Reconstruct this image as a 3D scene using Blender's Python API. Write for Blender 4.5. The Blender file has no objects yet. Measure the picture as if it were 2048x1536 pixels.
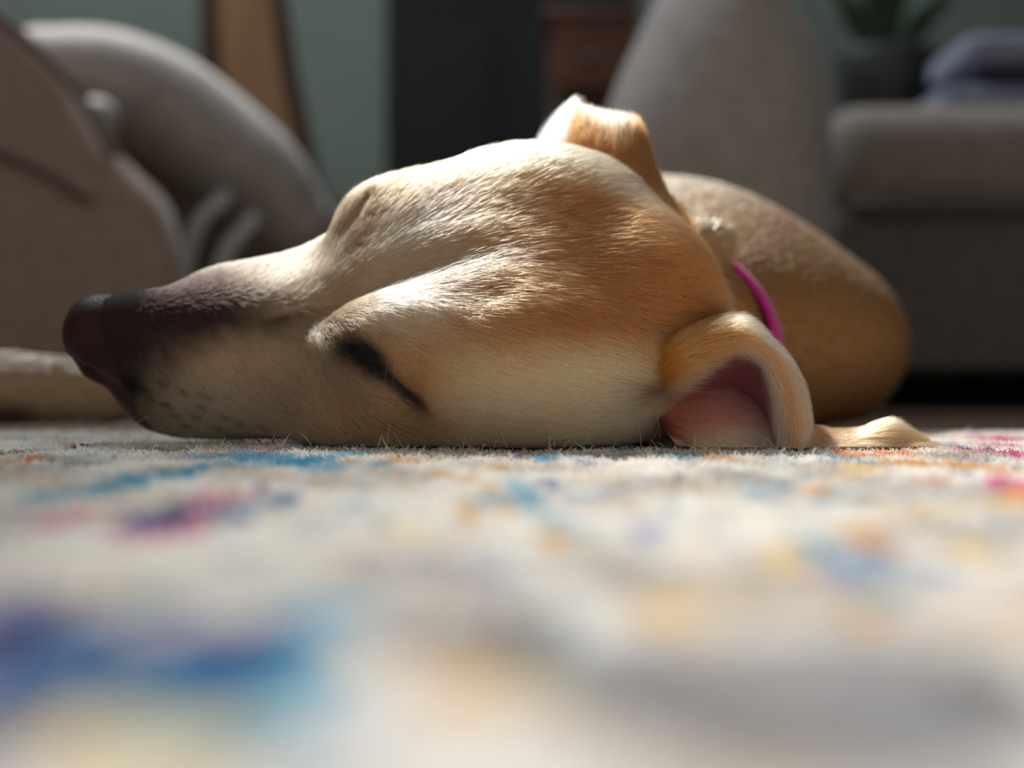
import bpy, math, random
import numpy as np
from mathutils import Vector

rng = np.random.default_rng(7)
SC = bpy.context.scene
COL = SC.collection

# ------------------------------------------------------------------ camera, world, lights, exposure
FPX, DCAM, HCAM = 2958.0, 0.53, 0.0227
cam = bpy.data.cameras.new('camera'); camo = bpy.data.objects.new('camera', cam); COL.objects.link(camo)
cam.sensor_width = 36.0; cam.lens = 52.0; cam.clip_start = 0.005; cam.clip_end = 50
camo.location = (0, -DCAM, HCAM); camo.rotation_euler = (math.pi/2, 0, 0)
cam.dof.use_dof = True; cam.dof.focus_distance = 0.510; cam.dof.aperture_fstop = 5.0
SC.camera = camo

world = bpy.data.worlds.new('world'); SC.world = world; world.use_nodes = True
world.node_tree.nodes['Background'].inputs[0].default_value = (1.0, 0.985, 0.96, 1)
world.node_tree.nodes['Background'].inputs[1].default_value = 0.36

sun = bpy.data.lights.new('sun', 'SUN'); suno = bpy.data.objects.new('sun', sun); COL.objects.link(suno)
sun.energy = 4.3; sun.angle = math.radians(3); sun.color = (1.0, 0.97, 0.93)
SUN_DIR = Vector((-0.40, 0.68, 1.0)).normalized()          # towards the sun: high, left and behind the dog
CEIL_Z = 2.60
ADDED_OPENINGS = [(-1.12, -0.25, 1.23, 2.06), (-1.54, -1.14, 2.44, 2.76)]   # unseen ceiling openings added to aim the sun: x0, x1, y0, y1
for (sx0, sx1, sy0, sy1), en in zip(ADDED_OPENINGS, (48, 2)):
    sky = bpy.data.lights.new('added_sky_lamp', 'AREA'); skyo = bpy.data.objects.new('added_sky_lamp', sky); COL.objects.link(skyo)  # added sky lamp filling each unseen opening
    sky.shape = 'RECTANGLE'; sky.size = sx1 - sx0; sky.size_y = sy1 - sy0; sky.energy = en; sky.color = (0.82, 0.91, 1.0)
    skyo.location = ((sx0 + sx1)/2, (sy0 + sy1)/2, CEIL_Z + 0.03)
suno.rotation_euler = SUN_DIR.to_track_quat('Z', 'Y').to_euler()

SC.view_settings.view_transform = 'Standard'; SC.view_settings.look = 'None'
SC.view_settings.exposure = 0.3; SC.view_settings.gamma = 1.0; SC.view_settings.use_curve_mapping = False

# ------------------------------------------------------------------ helpers
def P(px, py, y):
    """World point seen at a pixel of the 2048x1536 frame, at the real depth y."""
    d = DCAM + y
    return np.array([(px - 1024.0)*d/FPX, y, HCAM + (768.0 - py)*d/FPX])

def srgb(r, g, b):
    c = np.array([r, g, b], float)/255.0
    return np.where(c <= 0.04045, c/12.92, ((c + 0.055)/1.055)**2.4)

def link(o, parent=None):
    COL.objects.link(o)
    if parent is not None: o.parent = parent
    return o

def tag(o, label=None, cat=None, group=None, kind=None):
    if label: o['label'] = label
    if cat: o['category'] = cat
    if group: o['group'] = group
    if kind: o['kind'] = kind
    return o

def empty(name, loc=(0, 0, 0)):
    o = bpy.data.objects.new(name, None); o.location = loc; o.empty_display_size = 0.02
    return link(o)

def mesh_obj(name, verts, faces, mats, parent=None, smooth=True, fmat=None):
    me = bpy.data.meshes.new(name)
    me.from_pydata([tuple(map(float, v)) for v in verts], [], [tuple(map(int, f)) for f in faces])
    for m in (mats if isinstance(mats, (list, tuple)) else [mats]): me.materials.append(m)
    if fmat is not None: me.polygons.foreach_set('material_index', np.asarray(fmat, np.int32))
    if smooth: me.polygons.foreach_set('use_smooth', np.ones(len(me.polygons), bool))
    me.update()
    o = bpy.data.objects.new(name, me)
    return link(o, parent)

def set_color(me, cols, name='col'):
    at = me.attributes.new(name, 'FLOAT_COLOR', 'POINT')
    c = np.ones((len(cols), 4), np.float32); c[:, :3] = cols
    at.data.foreach_set('color', c.ravel())

def smoothstep(a, b, x):
    t = np.clip((x - a)/(b - a), 0, 1); return t*t*(3 - 2*t)

def vnoise(p, freq, seed=0):
    """Smooth value noise in 3-D (numpy), result about 0..1."""
    p = np.asarray(p, float)*freq + seed*17.13
    i = np.floor(p).astype(np.int64); f = p - i; f = f*f*(3 - 2*f)
    out = np.zeros(len(p))
    for dx in (0, 1):
        for dy in (0, 1):
            for dz in (0, 1):
                h = (i[:, 0] + dx)*374761393 + (i[:, 1] + dy)*668265263 + (i[:, 2] + dz)*2147483647 + seed*974711
                h = (h ^ (h >> 13))*1274126177; h = h ^ (h >> 16)
                r = (h & 0xffff)/65535.0
                w = (f[:, 0] if dx else 1 - f[:, 0])*(f[:, 1] if dy else 1 - f[:, 1])*(f[:, 2] if dz else 1 - f[:, 2])
                out += r*w
    return out

def fbm(p, freq, seed=0, octv=3):
    s = 0; a = 0.5; t = 0
    for k in range(octv):
        s = s + a*vnoise(p, freq*2**k, seed + k); t += a; a *= 0.5
    return s/t

# ---- materials
def mat_new(name):
    m = bpy.data.materials.new(name); m.use_nodes = True
    return m, m.node_tree, m.node_tree.nodes['Principled BSDF']

def mat_fabric(name, c1, c2, scale=60.0, rough=0.9, bump=0.3, sheen=0.2):
    m, nt, b = mat_new(name)
    n = nt.nodes.new('ShaderNodeTexNoise'); n.inputs['Scale'].default_value = scale; n.inputs['Detail'].default_value = 4
    tc = nt.nodes.new('ShaderNodeTexCoord'); nt.links.new(tc.outputs['Object'], n.inputs['Vector'])
    r = nt.nodes.new('ShaderNodeValToRGB')
    r.color_ramp.elements[0].position = 0.3; r.color_ramp.elements[1].position = 0.7
    r.color_ramp.elements[0].color = (*c1, 1); r.color_ramp.elements[1].color = (*c2, 1)
    nt.links.new(n.outputs['Fac'], r.inputs['Fac']); nt.links.new(r.outputs['Color'], b.inputs['Base Color'])
    bp = nt.nodes.new('ShaderNodeBump'); bp.inputs['Strength'].default_value = bump; bp.inputs['Distance'].default_value = 0.002
    nt.links.new(n.outputs['Fac'], bp.inputs['Height']); nt.links.new(bp.outputs['Normal'], b.inputs['Normal'])
    b.inputs['Roughness'].default_value = rough; b.inputs['Sheen Weight'].default_value = sheen
    return m

def mat_wood(name, c1, c2, scale=8.0, rough=0.5):
    m, nt, b = mat_new(name)
    tc = nt.nodes.new('ShaderNodeTexCoord'); mp = nt.nodes.new('ShaderNodeMapping'); mp.inputs['Scale'].default_value = (6, 6, 0.6)
    n = nt.nodes.new('ShaderNodeTexNoise'); n.inputs['Scale'].default_value = scale; n.inputs['Detail'].default_value = 5
    r = nt.nodes.new('ShaderNodeValToRGB')
    r.color_ramp.elements[0].position = 0.3; r.color_ramp.elements[1].position = 0.7
    r.color_ramp.elements[0].color = (*c1, 1); r.color_ramp.elements[1].color = (*c2, 1)
    nt.links.new(tc.outputs['Object'], mp.inputs['Vector']); nt.links.new(mp.outputs['Vector'], n.inputs['Vector'])
    nt.links.new(n.outputs['Fac'], r.inputs['Fac']); nt.links.new(r.outputs['Color'], b.inputs['Base Color'])
    b.inputs['Roughness'].default_value = rough
    return m

def mat_attr(name, rough=0.8, spec=0.3, bump=0.0, bscale=800.0, sss=0.0):
    """Base colour from the mesh's own colour attribute, broken up by fine noise."""
    m, nt, b = mat_new(name)
    a = nt.nodes.new('ShaderNodeAttribute'); a.attribute_name = 'col'
    tc = nt.nodes.new('ShaderNodeTexCoord')
    n = nt.nodes.new('ShaderNodeTexNoise'); n.inputs['Scale'].default_value = bscale; n.inputs['Detail'].default_value = 2
    nt.links.new(tc.outputs['Object'], n.inputs['Vector'])
    mx = nt.nodes.new('ShaderNodeMix'); mx.data_type = 'RGBA'; mx.blend_type = 'MULTIPLY'; mx.inputs[0].default_value = 0.35
    nt.links.new(a.outputs['Color'], mx.inputs[6]); nt.links.new(n.outputs['Fac'], mx.inputs[7])
    nt.links.new(mx.outputs[2], b.inputs['Base Color'])
    if bump:
        bp = nt.nodes.new('ShaderNodeBump'); bp.inputs['Strength'].default_value = bump; bp.inputs['Distance'].default_value = 0.0008
        nt.links.new(n.outputs['Fac'], bp.inputs['Height']); nt.links.new(bp.outputs['Normal'], b.inputs['Normal'])
    b.inputs['Roughness'].default_value = rough; b.inputs['Specular IOR Level'].default_value = spec
    if sss:
        b.inputs['Subsurface Weight'].default_value = sss; b.inputs['Subsurface Radius'].default_value = (1, .4, .25); b.inputs['Subsurface Scale'].default_value = 0.004
    return m

# ---- signed distance shapes
def sd_ell(p, c, r):
    q = p - np.asarray(c, np.float32); r = np.asarray(r, np.float32)
    k0 = np.sqrt(((q/r)**2).sum(-1)); k1 = np.sqrt(((q/(r*r))**2).sum(-1)) + 1e-9
    return k0*(k0 - 1)/k1

def sd_cone(p, a, b, r1, r2):
    a = np.asarray(a, np.float32); b = np.asarray(b, np.float32); ba = b - a
    q = p - a; t = np.clip((q @ ba)/float(ba @ ba), 0, 1)
    return np.sqrt(((q - t[..., None]*ba)**2).sum(-1)) - (r1 + (r2 - r1)*t)

def smin(a, b, k):
    h = np.clip(0.5 + 0.5*(b - a)/k, 0, 1)
    return b + (a - b)*h - k*h*(1 - h)

def smax(a, b, k): return -smin(-a, -b, k)

def surface_nets(F, org, h):
    """Naive surface nets: one vertex per sign-changing cell, quads across sign-changing edges."""
    S = F < 0; nx, ny, nz = F.shape
    c = np.zeros((nx-1, ny-1, nz-1), np.int8)
    for i in (0, 1):
        for j in (0, 1):
            for k in (0, 1):
                c += S[i:nx-1+i, j:ny-1+j, k:nz-1+k]
    act = (c > 0) & (c < 8)
    ids = -np.ones(act.shape, np.int64); cells = np.argwhere(act); ids[act] = np.arange(len(cells))
    acc = np.zeros((len(cells), 3)); cnt = np.zeros(len(cells))
    co = [(i, j, k) for i in (0, 1) for j in (0, 1) for k in (0, 1)]
    for e0 in co:
        for ax in range(3):
            if e0[ax]: continue
            e1 = list(e0); e1[ax] = 1
            f0 = F[tuple((cells + e0).T)]; f1 = F[tuple((cells + e1).T)]
            m = (f0 < 0) != (f1 < 0)
            t = np.where(m, f0/np.where(m, f0 - f1, 1), 0)
            pt = np.tile(np.asarray(e0, float), (len(cells), 1)); pt[:, ax] += t
            acc[m] += pt[m]; cnt[m] += 1
    V = (cells + acc/cnt[:, None])*h + org
    Q = []
    for ax in range(3):
        u, v = (ax+1) % 3, (ax+2) % 3
        A = np.moveaxis(S, ax, 0)
        m = np.moveaxis(A[1:] != A[:-1], 0, ax)
        sl = [slice(None)]*3; sl[u] = slice(1, -1); sl[v] = slice(1, -1)
        idx = np.argwhere(m[tuple(sl)]); idx[:, u] += 1; idx[:, v] += 1
        eu = np.zeros(3, int); eu[u] = 1; ev = np.zeros(3, int); ev[v] = 1
        q = np.stack([ids[tuple((idx - o).T)] for o in (eu + ev, ev, 0*eu, eu)], 1)
        fl = S[tuple(idx.T)]
        q[~fl] = q[~fl][:, ::-1]
        Q.append(q)
    return V, np.concatenate(Q)

# ------------------------------------------------------------------ room structure
FLOOR_Z = -0.010
def box_mesh(name, lo, hi, mat, parent=None, bevel=0.0):
    (x0, y0, z0), (x1, y1, z1) = lo, hi
    v = [(x0,y0,z0),(x1,y0,z0),(x1,y1,z0),(x0,y1,z0),(x0,y0,z1),(x1,y0,z1),(x1,y1,z1),(x0,y1,z1)]
    f = [(0,3,2,1),(4,5,6,7),(0,1,5,4),(1,2,6,5),(2,3,7,6),(3,0,4,7)]
    o = mesh_obj(name, v, f, mat, parent, smooth=bevel > 0)
    if bevel: add_bevel(o, bevel)
    return o
def add_bevel(o, w, seg=4):
    b = o.modifiers.new('bevel', 'BEVEL'); b.width = w; b.segments = seg; b.limit_method = 'ANGLE'; b.angle_limit = math.radians(30)
def prism(name, pts, y0, y1, mat, parent=None, bevel=0.0):
    """Outline of (x, z) points extruded from depth y0 to y1."""
    n = len(pts); v = [(x, y0, z) for x, z in pts] + [(x, y1, z) for x, z in pts]
    f = [tuple(range(n)), tuple(range(2*n-1, n-1, -1))] + [(i+n, (i+1) % n + n, (i+1) % n, i) for i in range(n)]
    o = mesh_obj(name, v, f, mat, parent, smooth=bevel > 0)
    if bevel: add_bevel(o, bevel)
    return o
def outline(px, y): return [tuple(P(a, b, y)[[0, 2]]) for a, b in px]
def tube(name, path, rad, mat, parent=None, seg=16, sub=8, flat=1.0):
    """Smooth round tube with closed, rounded ends along a spline path."""
    C = np.asarray(path, float); R = np.asarray(rad, float) if np.ndim(rad) else np.full(len(C), rad)
    m = len(C); Cp = np.concatenate([[2*C[0]-C[1]], C, [2*C[-1]-C[-2]]]); t = np.linspace(0, m-1-1e-6, (m-1)*sub+1); i = t.astype(int); f = (t-i)[:, None]
    p0, p1, p2, p3 = Cp[i], Cp[i+1], Cp[i+2], Cp[i+3]
    S = 0.5*(2*p1+(p2-p0)*f+(2*p0-5*p1+4*p2-p3)*f**2+(3*p1-p0-3*p2+p3)*f**3); r = np.interp(t, np.arange(m), R)
    T = np.gradient(S, axis=0); T /= np.linalg.norm(T, axis=1, keepdims=True)
    a = np.array([0, 0, 1.0]) if abs(T[0, 2]) < .9 else np.array([1.0, 0, 0])
    S2, r2, T2 = [], [], []
    for k in (0.0, .4, .7, .92):
        S2.append(S[0] - T[0]*r[0]*(1 - k)**1.0*math.sqrt(1)); r2.append(r[0]*math.sin(math.acos(1 - k)) if k else r[0]*.05); T2.append(T[0])
    S2 += list(S); r2 += list(r); T2 += list(T)
    for k in (.92, .7, .4, 0.0):
        S2.append(S[-1] + T[-1]*r[-1]*(1 - k)); r2.append(r[-1]*math.sin(math.acos(1 - k)) if k else r[-1]*.05); T2.append(T[-1])
    v = []
    for s, q, d in zip(S2, r2, T2):
        u = np.cross(a, d); u /= np.linalg.norm(u); w = np.cross(d, u)
        for k in range(seg):
            th = 2*math.pi*k/seg; v.append(s + q*(math.cos(th)*u*flat + math.sin(th)*w))
    n = len(S2); fc = [(i*seg+k, i*seg+(k+1) % seg, (i+1)*seg+(k+1) % seg, (i+1)*seg+k) for i in range(n-1) for k in range(seg)]
    fc += [tuple(range(seg-1, -1, -1)), tuple((n-1)*seg + k for k in range(seg))]
    return mesh_obj(name, v, fc, mat, parent)
def pillow(name, pts, y, thick, mat, parent=None, sub=6):
    """Stuffed cushion: closed outline in (x, z), bulging to both sides of depth y."""
    C = np.asarray(pts, float); m = len(C); t = np.arange(m*sub)/sub; i = t.astype(int); f = (t - i)[:, None]
    g = lambda k: C[(i + k) % m]
    p0, p1, p2, p3 = g(-1), g(0), g(1), g(2)
    O = 0.5*(2*p1+(p2-p0)*f+(2*p0-5*p1+4*p2-p3)*f**2+(3*p1-p0-3*p2+p3)*f**3); c = O.mean(0); n = len(O)
    ks = [1.0, .985, .95, .88, .76, .6, .4, .2, .04]; v = []; rows = []
    for sgn in (-1, 1):
        for k in (ks if sgn < 0 else ks[1:]):
            q = c + (O - c)*k; b = sgn*thick*(1 - k**2.4)**.6
            rows.append((sgn, k)); v += [(x, y + b, z) for x, z in q]
    fc = []
    L = len(ks)
    ring = lambda r: [r*n + j for j in range(n)]
    def strip(a, b, flip):
        for j in range(n):
            q = (a[j], a[(j+1) % n], b[(j+1) % n], b[j]); fc.append(q[::-1] if flip else q)
    for r in range(L-1): strip(ring(r), ring(r+1), False)
    fc.append(tuple(ring(L-1)))
    strip(ring(0), ring(L), True)
    for r in range(L, 2*L-2): strip(ring(r), ring(r+1), True)
    fc.append(tuple(ring(2*L-2)[::-1]))
    return mesh_obj(name, v, fc, mat, parent)

m_floor = mat_wood('floor_wood', tuple(srgb(84, 62, 50)), tuple(srgb(112, 86, 68)), 5, .35)
m_wall = mat_fabric('wall_paint', tuple(srgb(94, 103, 94)), tuple(srgb(100, 109, 100)), 4, .9, .05, 0)
m_trim = mat_fabric('trim_paint', tuple(srgb(190, 188, 180)), tuple(srgb(196, 194, 186)), 4, .6, .05, 0)
m_dark = mat_fabric('dark_panel_and_shade', tuple(srgb(9, 10, 9)), tuple(srgb(13, 14, 13)), 10, .95, .1, 0)
tag(box_mesh('floor', (-2.3, -1.2, FLOOR_Z - .05), (2.2, 3.0, FLOOR_Z), m_floor), 'dark brown wooden floor around the rug', kind='structure')
tag(box_mesh('wall_back', (-2.2, 2.9, FLOOR_Z), (2.2, 3.0, CEIL_Z), m_wall), 'grey green painted wall behind the sofa', kind='structure')
tag(box_mesh('wall_left', (-2.3, -1.2, FLOOR_Z), (-2.2, 3.0, CEIL_Z), m_wall), 'grey green painted wall on the left', kind='structure')
def wall_with_hole(name, x0, x1, y0, y1, z0, z1, holes, mat, swap=False):
    ys = sorted({y0, y1, *[h[0] for h in holes], *[h[1] for h in holes]}); zs = sorted({z0, z1, *[h[2] for h in holes], *[h[3] for h in holes]})
    v = []; f = []
    def inhole(a, b): return any(h[0] < a < h[1] and h[2] < b < h[3] for h in holes)
    cell = {}
    for i in range(len(ys)-1):
        for j in range(len(zs)-1): cell[i, j] = not inhole((ys[i]+ys[i+1])/2, (zs[j]+zs[j+1])/2)
    def quad(*p):
        k = len(v); v.extend(p); f.append((k, k+1, k+2, k+3))
    for (i, j), s in cell.items():
        if not s: continue
        a, b, c, d = ys[i], ys[i+1], zs[j], zs[j+1]
        quad((x1, a, c), (x1, b, c), (x1, b, d), (x1, a, d)); quad((x0, a, c), (x0, a, d), (x0, b, d), (x0, b, c))
        if not cell.get((i-1, j)): quad((x0, a, c), (x1, a, c), (x1, a, d), (x0, a, d))
        if not cell.get((i+1, j)): quad((x0, b, c), (x0, b, d), (x1, b, d), (x1, b, c))
        if not cell.get((i, j-1)): quad((x0, a, c), (x0, b, c), (x1, b, c), (x1, a, c))
        if not cell.get((i, j+1)): quad((x0, a, d), (x1, a, d), (x1, b, d), (x0, b, d))
    if swap: v = [(b, c, a) for a, b, c in v]
    return mesh_obj(name, v, f, mat, smooth=False)
tag(wall_with_hole('ceiling', CEIL_Z + .08, CEIL_Z, -2.2, 2.2, -1.2, 3.0, ADDED_OPENINGS, m_trim, True), 'white ceiling with openings added for the sun', kind='structure')
for k, (a, b, c, d) in enumerate(ADDED_OPENINGS):
    w_ = empty(f'added_opening_{k+1}', ((a + b)/2, (c + d)/2, CEIL_Z)); w_['kind'] = 'structure'; hx, hy = (b - a)/2, (d - c)/2  # frame round an added opening, out of view
    for lo, hi in (((-hx-.03, -hy-.03, -.012), (hx+.03, -hy, 0)), ((-hx-.03, hy, -.012), (hx+.03, hy+.03, 0)), ((-hx-.03, -hy, -.012), (-hx, hy, 0)), ((hx, -hy, -.012), (hx+.03, hy, 0))):
        box_mesh('added_frame', lo, hi, m_trim, w_)
tag(box_mesh('wall_right', (2.2, -1.2, FLOOR_Z), (2.3, 3.0, CEIL_Z), m_wall), 'grey green painted wall on the right', kind='structure')
# dark doorway in the back wall
dr = empty('door_1', (P(1015, 300, 2.86)[0], 2.87, FLOOR_Z)); dr['kind'] = 'structure'
hw = (P(1262, 0, 2.86)[0] - P(776, 0, 2.86)[0])/2
box_mesh('door_leaf', (-hw, -.01, 0), (hw, .03, 2.0), m_dark, dr)
for sx in (-1, 1):
    for z0, z1 in ((.15, .85), (1.0, 1.85)):
        x0, x1 = sorted((sx*hw*.12, sx*hw*.85)); box_mesh('door_panel', (x0, -.022, z0), (x1, -.008, z1), m_dark, dr, .006)

# ------------------------------------------------------------------ rug
def ground(px, py):
    d = FPX*HCAM/(py - 768.0); return np.array([(px - 1024)*d/FPX, d - DCAM])
CREAM = srgb(234, 228, 218); 
RUGC = dict(teal=srgb(84, 160, 186), sky=srgb(130, 190, 212), blue=srgb(38, 84, 150), navy=srgb(32, 44, 96), och=srgb(214, 164, 84), yel=srgb(232, 204, 140),
            pink=srgb(214, 84, 150), mag=srgb(216, 44, 140), org=srgb(226, 140, 60), grey=srgb(150, 148, 150), dgrey=srgb(112, 110, 112), brn=srgb(150, 138, 122), lil=srgb(120, 130, 190), wht=srgb(236, 232, 226))
BLOBS = [ # px, py, half width, half height, colour, strength
 (100,984,50,6,'teal',.8),(180,974,60,7,'teal',.9),(250,962,55,8,'teal',.9),(320,944,45,9,'teal',1),(375,938,25,9,'teal',1),(300,945,60,8,'teal',.8),(430,925,40,6,'teal',.7),(470,905,40,5,'teal',.8),(420,908,30,4,'teal',.7),(530,912,50,7,'teal',.9),(610,918,50,10,'teal',1),(660,930,40,7,'teal',.8),(560,925,40,6,'teal',.6),(700,905,40,5,'sky',.8),
 (182,888,12,6,'navy',1),(160,922,40,6,'grey',.7),(55,915,18,4,'org',.9),(75,958,22,5,'och',.9),(10,920,14,5,'och',.8),(130,886,18,3,'och',.8),(125,877,10,2,'navy',.8),(170,876,8,2,'navy',.8),(30,900,20,4,'dgrey',.6),(420,903,20,3,'och',.7),(110,940,18,5,'brn',.7),(330,895,60,3,'brn',.8),(60,930,26,4,'dgrey',.5),
 (300,1022,34,16,'blue',1),(340,1030,30,10,'blue',.9),(388,1016,26,13,'navy',1),(445,1030,20,6,'navy',.8),(470,1018,30,8,'blue',.8),(345,1044,40,6,'pink',1),(280,1052,30,5,'pink',.7),(420,1010,24,8,'pink',.7),(450,985,26,7,'mag',.8),(400,990,24,7,'pink',.6),(500,980,24,5,'pink',.8),(524,970,14,5,'navy',1),(565,985,26,9,'blue',.9),(530,995,40,6,'teal',.8),(440,1000,16,8,'navy',.7),(185,1010,22,6,'mag',.7),(115,1030,28,8,'pink',.6),(230,1042,22,6,'pink',.6),(225,1008,18,6,'grey',.5),(380,985,22,5,'grey',.6),
 (985,990,34,9,'teal',1),(1050,978,26,9,'teal',1),(1030,962,20,7,'sky',.8),(1075,1000,30,7,'teal',.7),(1112,1024,22,11,'sky',.9),(1168,1050,16,9,'sky',.7),(940,1008,22,14,'och',.8),(1030,1003,18,6,'och',.9),(930,950,22,5,'och',.8),(885,942,18,5,'och',.8),(965,966,20,6,'och',.7),(1110,1052,26,9,'och',.8),(812,1046,24,10,'yel',.9),(990,930,14,4,'och',.7),(1098,958,9,9,'lil',.9),(1170,920,12,5,'blue',.8),(1090,914,22,5,'teal',.9),(765,922,20,5,'teal',.8),(800,916,26,4,'och',.6),(690,918,18,4,'och',.6),(1240,898,18,3,'teal',.9),(840,990,16,6,'lil',.4),(1290,1045,30,10,'lil',.6),(760,1035,14,12,'brn',.4),
 (1365,908,45,5,'teal',.9),(1440,912,18,4,'och',.8),(1512,976,20,9,'teal',.9),(1572,965,18,6,'teal',.9),(1660,988,30,7,'teal',.6),(1670,910,14,5,'teal',.9),(1750,922,16,6,'teal',.8),(1600,922,12,5,'teal',.7),(1610,926,20,4,'org',.5),(1640,970,34,6,'och',.9),(1720,905,50,4,'org',.8),(1790,902,30,4,'org',.8),(1840,922,60,7,'och',.9),(1920,926,60,7,'och',.9),(1990,935,30,6,'och',.9),(1720,930,40,6,'yel',.8),(1720,988,9,5,'org',.7),(1690,950,30,6,'yel',.6),(1870,955,40,6,'org',.4),(2030,958,30,10,'mag',1),(2040,978,40,9,'org',1),(1980,962,24,5,'blue',.6),(2010,995,40,8,'yel',.8),(1830,1010,18,9,'och',.7),(1900,1005,40,8,'yel',.4),(1990,897,14,4,'navy',1),(2030,905,26,5,'mag',.8),(1950,898,30,4,'pink',.6),(1920,893,14,3,'blue',.8),(2010,887,30,3,'mag',.7),(1960,872,40,2.5,'pink',.9),(2030,876,40,2.5,'mag',.9),(1925,866,12,2.5,'wht',1),
 (1580,1085,40,14,'yel',.8),(1730,1060,38,14,'och',.5),(1655,1078,26,15,'teal',.7),(1690,1118,18,18,'lil',.6),(1785,1092,26,11,'blue',.95),(1880,1112,22,13,'blue',.95),(1770,1145,40,12,'teal',.7),(1715,1196,34,16,'och',.7),(1920,1082,30,10,'yel',.7),(1318,1196,26,18,'och',.8),(1310,1052,14,12,'lil',.7),(1960,1070,30,8,'teal',.4),(1340,1195,40,14,'yel',.5),
 (300,1300,220,44,'blue',.95),(280,1375,170,24,'teal',.9),(30,1330,90,60,'blue',.8),(10,1225,60,40,'navy',1),(150,1255,70,28,'blue',1),(250,1290,80,28,'blue',1),(330,1300,80,24,'navy',.7),(430,1295,70,30,'blue',1),(460,1310,40,26,'navy',.8),(560,1260,60,34,'blue',.8),(590,1300,60,40,'teal',1),(640,1320,40,36,'teal',.9),(540,1350,60,26,'teal',.9),(330,1370,120,24,'teal',.9),(200,1385,80,24,'sky',.9),(50,1395,60,40,'blue',.9),(100,1340,60,30,'grey',.6),(120,1310,40,20,'teal',.6),(570,1430,40,40,'sky',.8),(510,1490,34,34,'blue',.7),(650,1200,50,18,'sky',.7),(300,1188,28,12,'blue',.7),(40,1170,50,12,'lil',.7),(130,1180,50,18,'brn',.4),(470,1330,30,22,'navy',.6),
 (170,1445,90,28,'yel',.7),(380,1440,100,26,'yel',.7),(950,1330,44,26,'och',.7),(1030,1320,40,20,'yel',.6),(1040,1240,70,40,'dgrey',.6),(900,1230,80,30,'grey',.4),(1390,1380,130,70,'dgrey',1),(1650,1450,220,60,'grey',.8),(1600,1290,260,40,'grey',.5),(1320,1330,80,40,'grey',.7),(1560,1340,120,40,'grey',.6),(1750,1370,150,50,'grey',.7),(2000,1350,90,50,'dgrey',.6),(1430,1440,80,30,'brn',.9),(1550,1500,100,30,'brn',.6),(1900,1460,150,40,'grey',.4),(1130,1320,60,24,'brn',.5),(860,1110,60,16,'grey',.35),(750,1110,50,12,'brn',.4),(1180,1090,80,20,'brn',.3),(1260,1130,60,20,'grey',.4),(1500,950,60,8,'grey',.4),(1450,940,50,7,'dgrey',.35),(1900,1040,80,12,'grey',.4)]
def rug_color(xy):
    xy = np.asarray(xy, float); p3 = np.c_[xy, np.zeros(len(xy))]
    n1 = fbm(p3, 38, 50); n2 = fbm(p3, 130, 60); n3 = fbm(p3, 420, 70, 2)
    c = np.tile(CREAM, (len(xy), 1))
    c = mixc_(c, srgb(166, 160, 156), smoothstep(.44, .62, n1)*.6); c = mixc_(c, srgb(238, 234, 228), smoothstep(.48, .62, n2)*.6)
    c = mixc_(c, srgb(190, 166, 134), smoothstep(.54, .66, fbm(p3, 60, 90))*.45)
    # scattered small flecks of colour beyond the marks that stand out
    for sd, key in ((101, 'teal'), (111, 'och'), (121, 'blue')):
        c = mixc_(c, RUGC[key], smoothstep(.755, .79, fbm(p3, 95, sd, 2))*.6)
    wx = xy + np.c_[(n2 - .5), (fbm(p3, 150, 80) - .5)]*.008
    for (bx, by, hw, hh, key, st) in BLOBS:
        g = ground(bx, by); d = DCAM + g[1]; fk = 1.2 + .35*smoothstep(980, 1080, np.float64(by)); st = min(1.0, st*(1 + .5*float(smoothstep(960, 1060, np.float64(by))))); rx = hw*d/FPX*fk; ry = max(abs(ground(bx, by - hh)[1] - ground(bx, by + hh)[1])/2*(fk - .1), .0015)
        m = (abs(wx[:, 0] - g[0]) < rx*2) & (abs(wx[:, 1] - g[1]) < ry*2)
        if m.any():
            e = ((wx[m, 0] - g[0])/rx)**2 + ((wx[m, 1] - g[1])/ry)**2
            c[m] = mixc_(c[m], RUGC[key], st*(1 - smoothstep(.55, 1.35, e + (n3[m] - .5)*1.1)))
    return c
def mixc_(c, d, w): return c + (np.asarray(d) - c)*np.clip(w, 0, 1)[:, None]
RX0, RX1, RY0, RY1 = -0.75, 0.75, -0.60, 0.205
def rug_height(xy):
    p3 = np.c_[xy, np.zeros(len(xy))]
    return (fbm(p3, 160, 200, 2) - .5)*.0022 + (fbm(p3, 420, 210, 2) - .5)*.0016 - .0020
xs = np.unique(np.concatenate([np.arange(RX0, -.32, .006), np.arange(-.32, .32, .0022), np.arange(.32, RX1 + .001, .006)]))
ys = np.unique(np.concatenate([np.arange(RY0, -.46, .006), np.arange(-.46, RY1 + .0005, .0022)]))
gxx, gyy = np.meshgrid(xs, ys, indexing='ij'); XY = np.c_[gxx.ravel(), gyy.ravel()]; nx_, ny_ = len(xs), len(ys)
zz = rug_height(XY)
i_, j_ = np.meshgrid(np.arange(nx_-1), np.arange(ny_-1), indexing='ij'); a_ = (i_*ny_ + j_).ravel()
rq = np.stack([a_, a_ + ny_, a_ + ny_ + 1, a_ + 1], 1)
rv = np.c_[XY, zz]
ring = np.concatenate([np.arange(nx_)*ny_, (nx_-1)*ny_ + np.arange(1, ny_), np.arange(nx_-2, -1, -1)*ny_ + ny_-1, np.arange(ny_-2, 0, -1)])
low = rv[ring].copy(); low[:, 2] = FLOOR_Z + .0005; nb = len(rv); k_ = np.arange(len(ring)); k2 = np.roll(k_, -1)
rq = np.concatenate([rq, np.stack([ring[k2], ring[k_], nb + k_, nb + k2], 1)])
m_rug = mat_attr('rug_pile_base', rough=.95, spec=.05, bump=.6, bscale=700)
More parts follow.
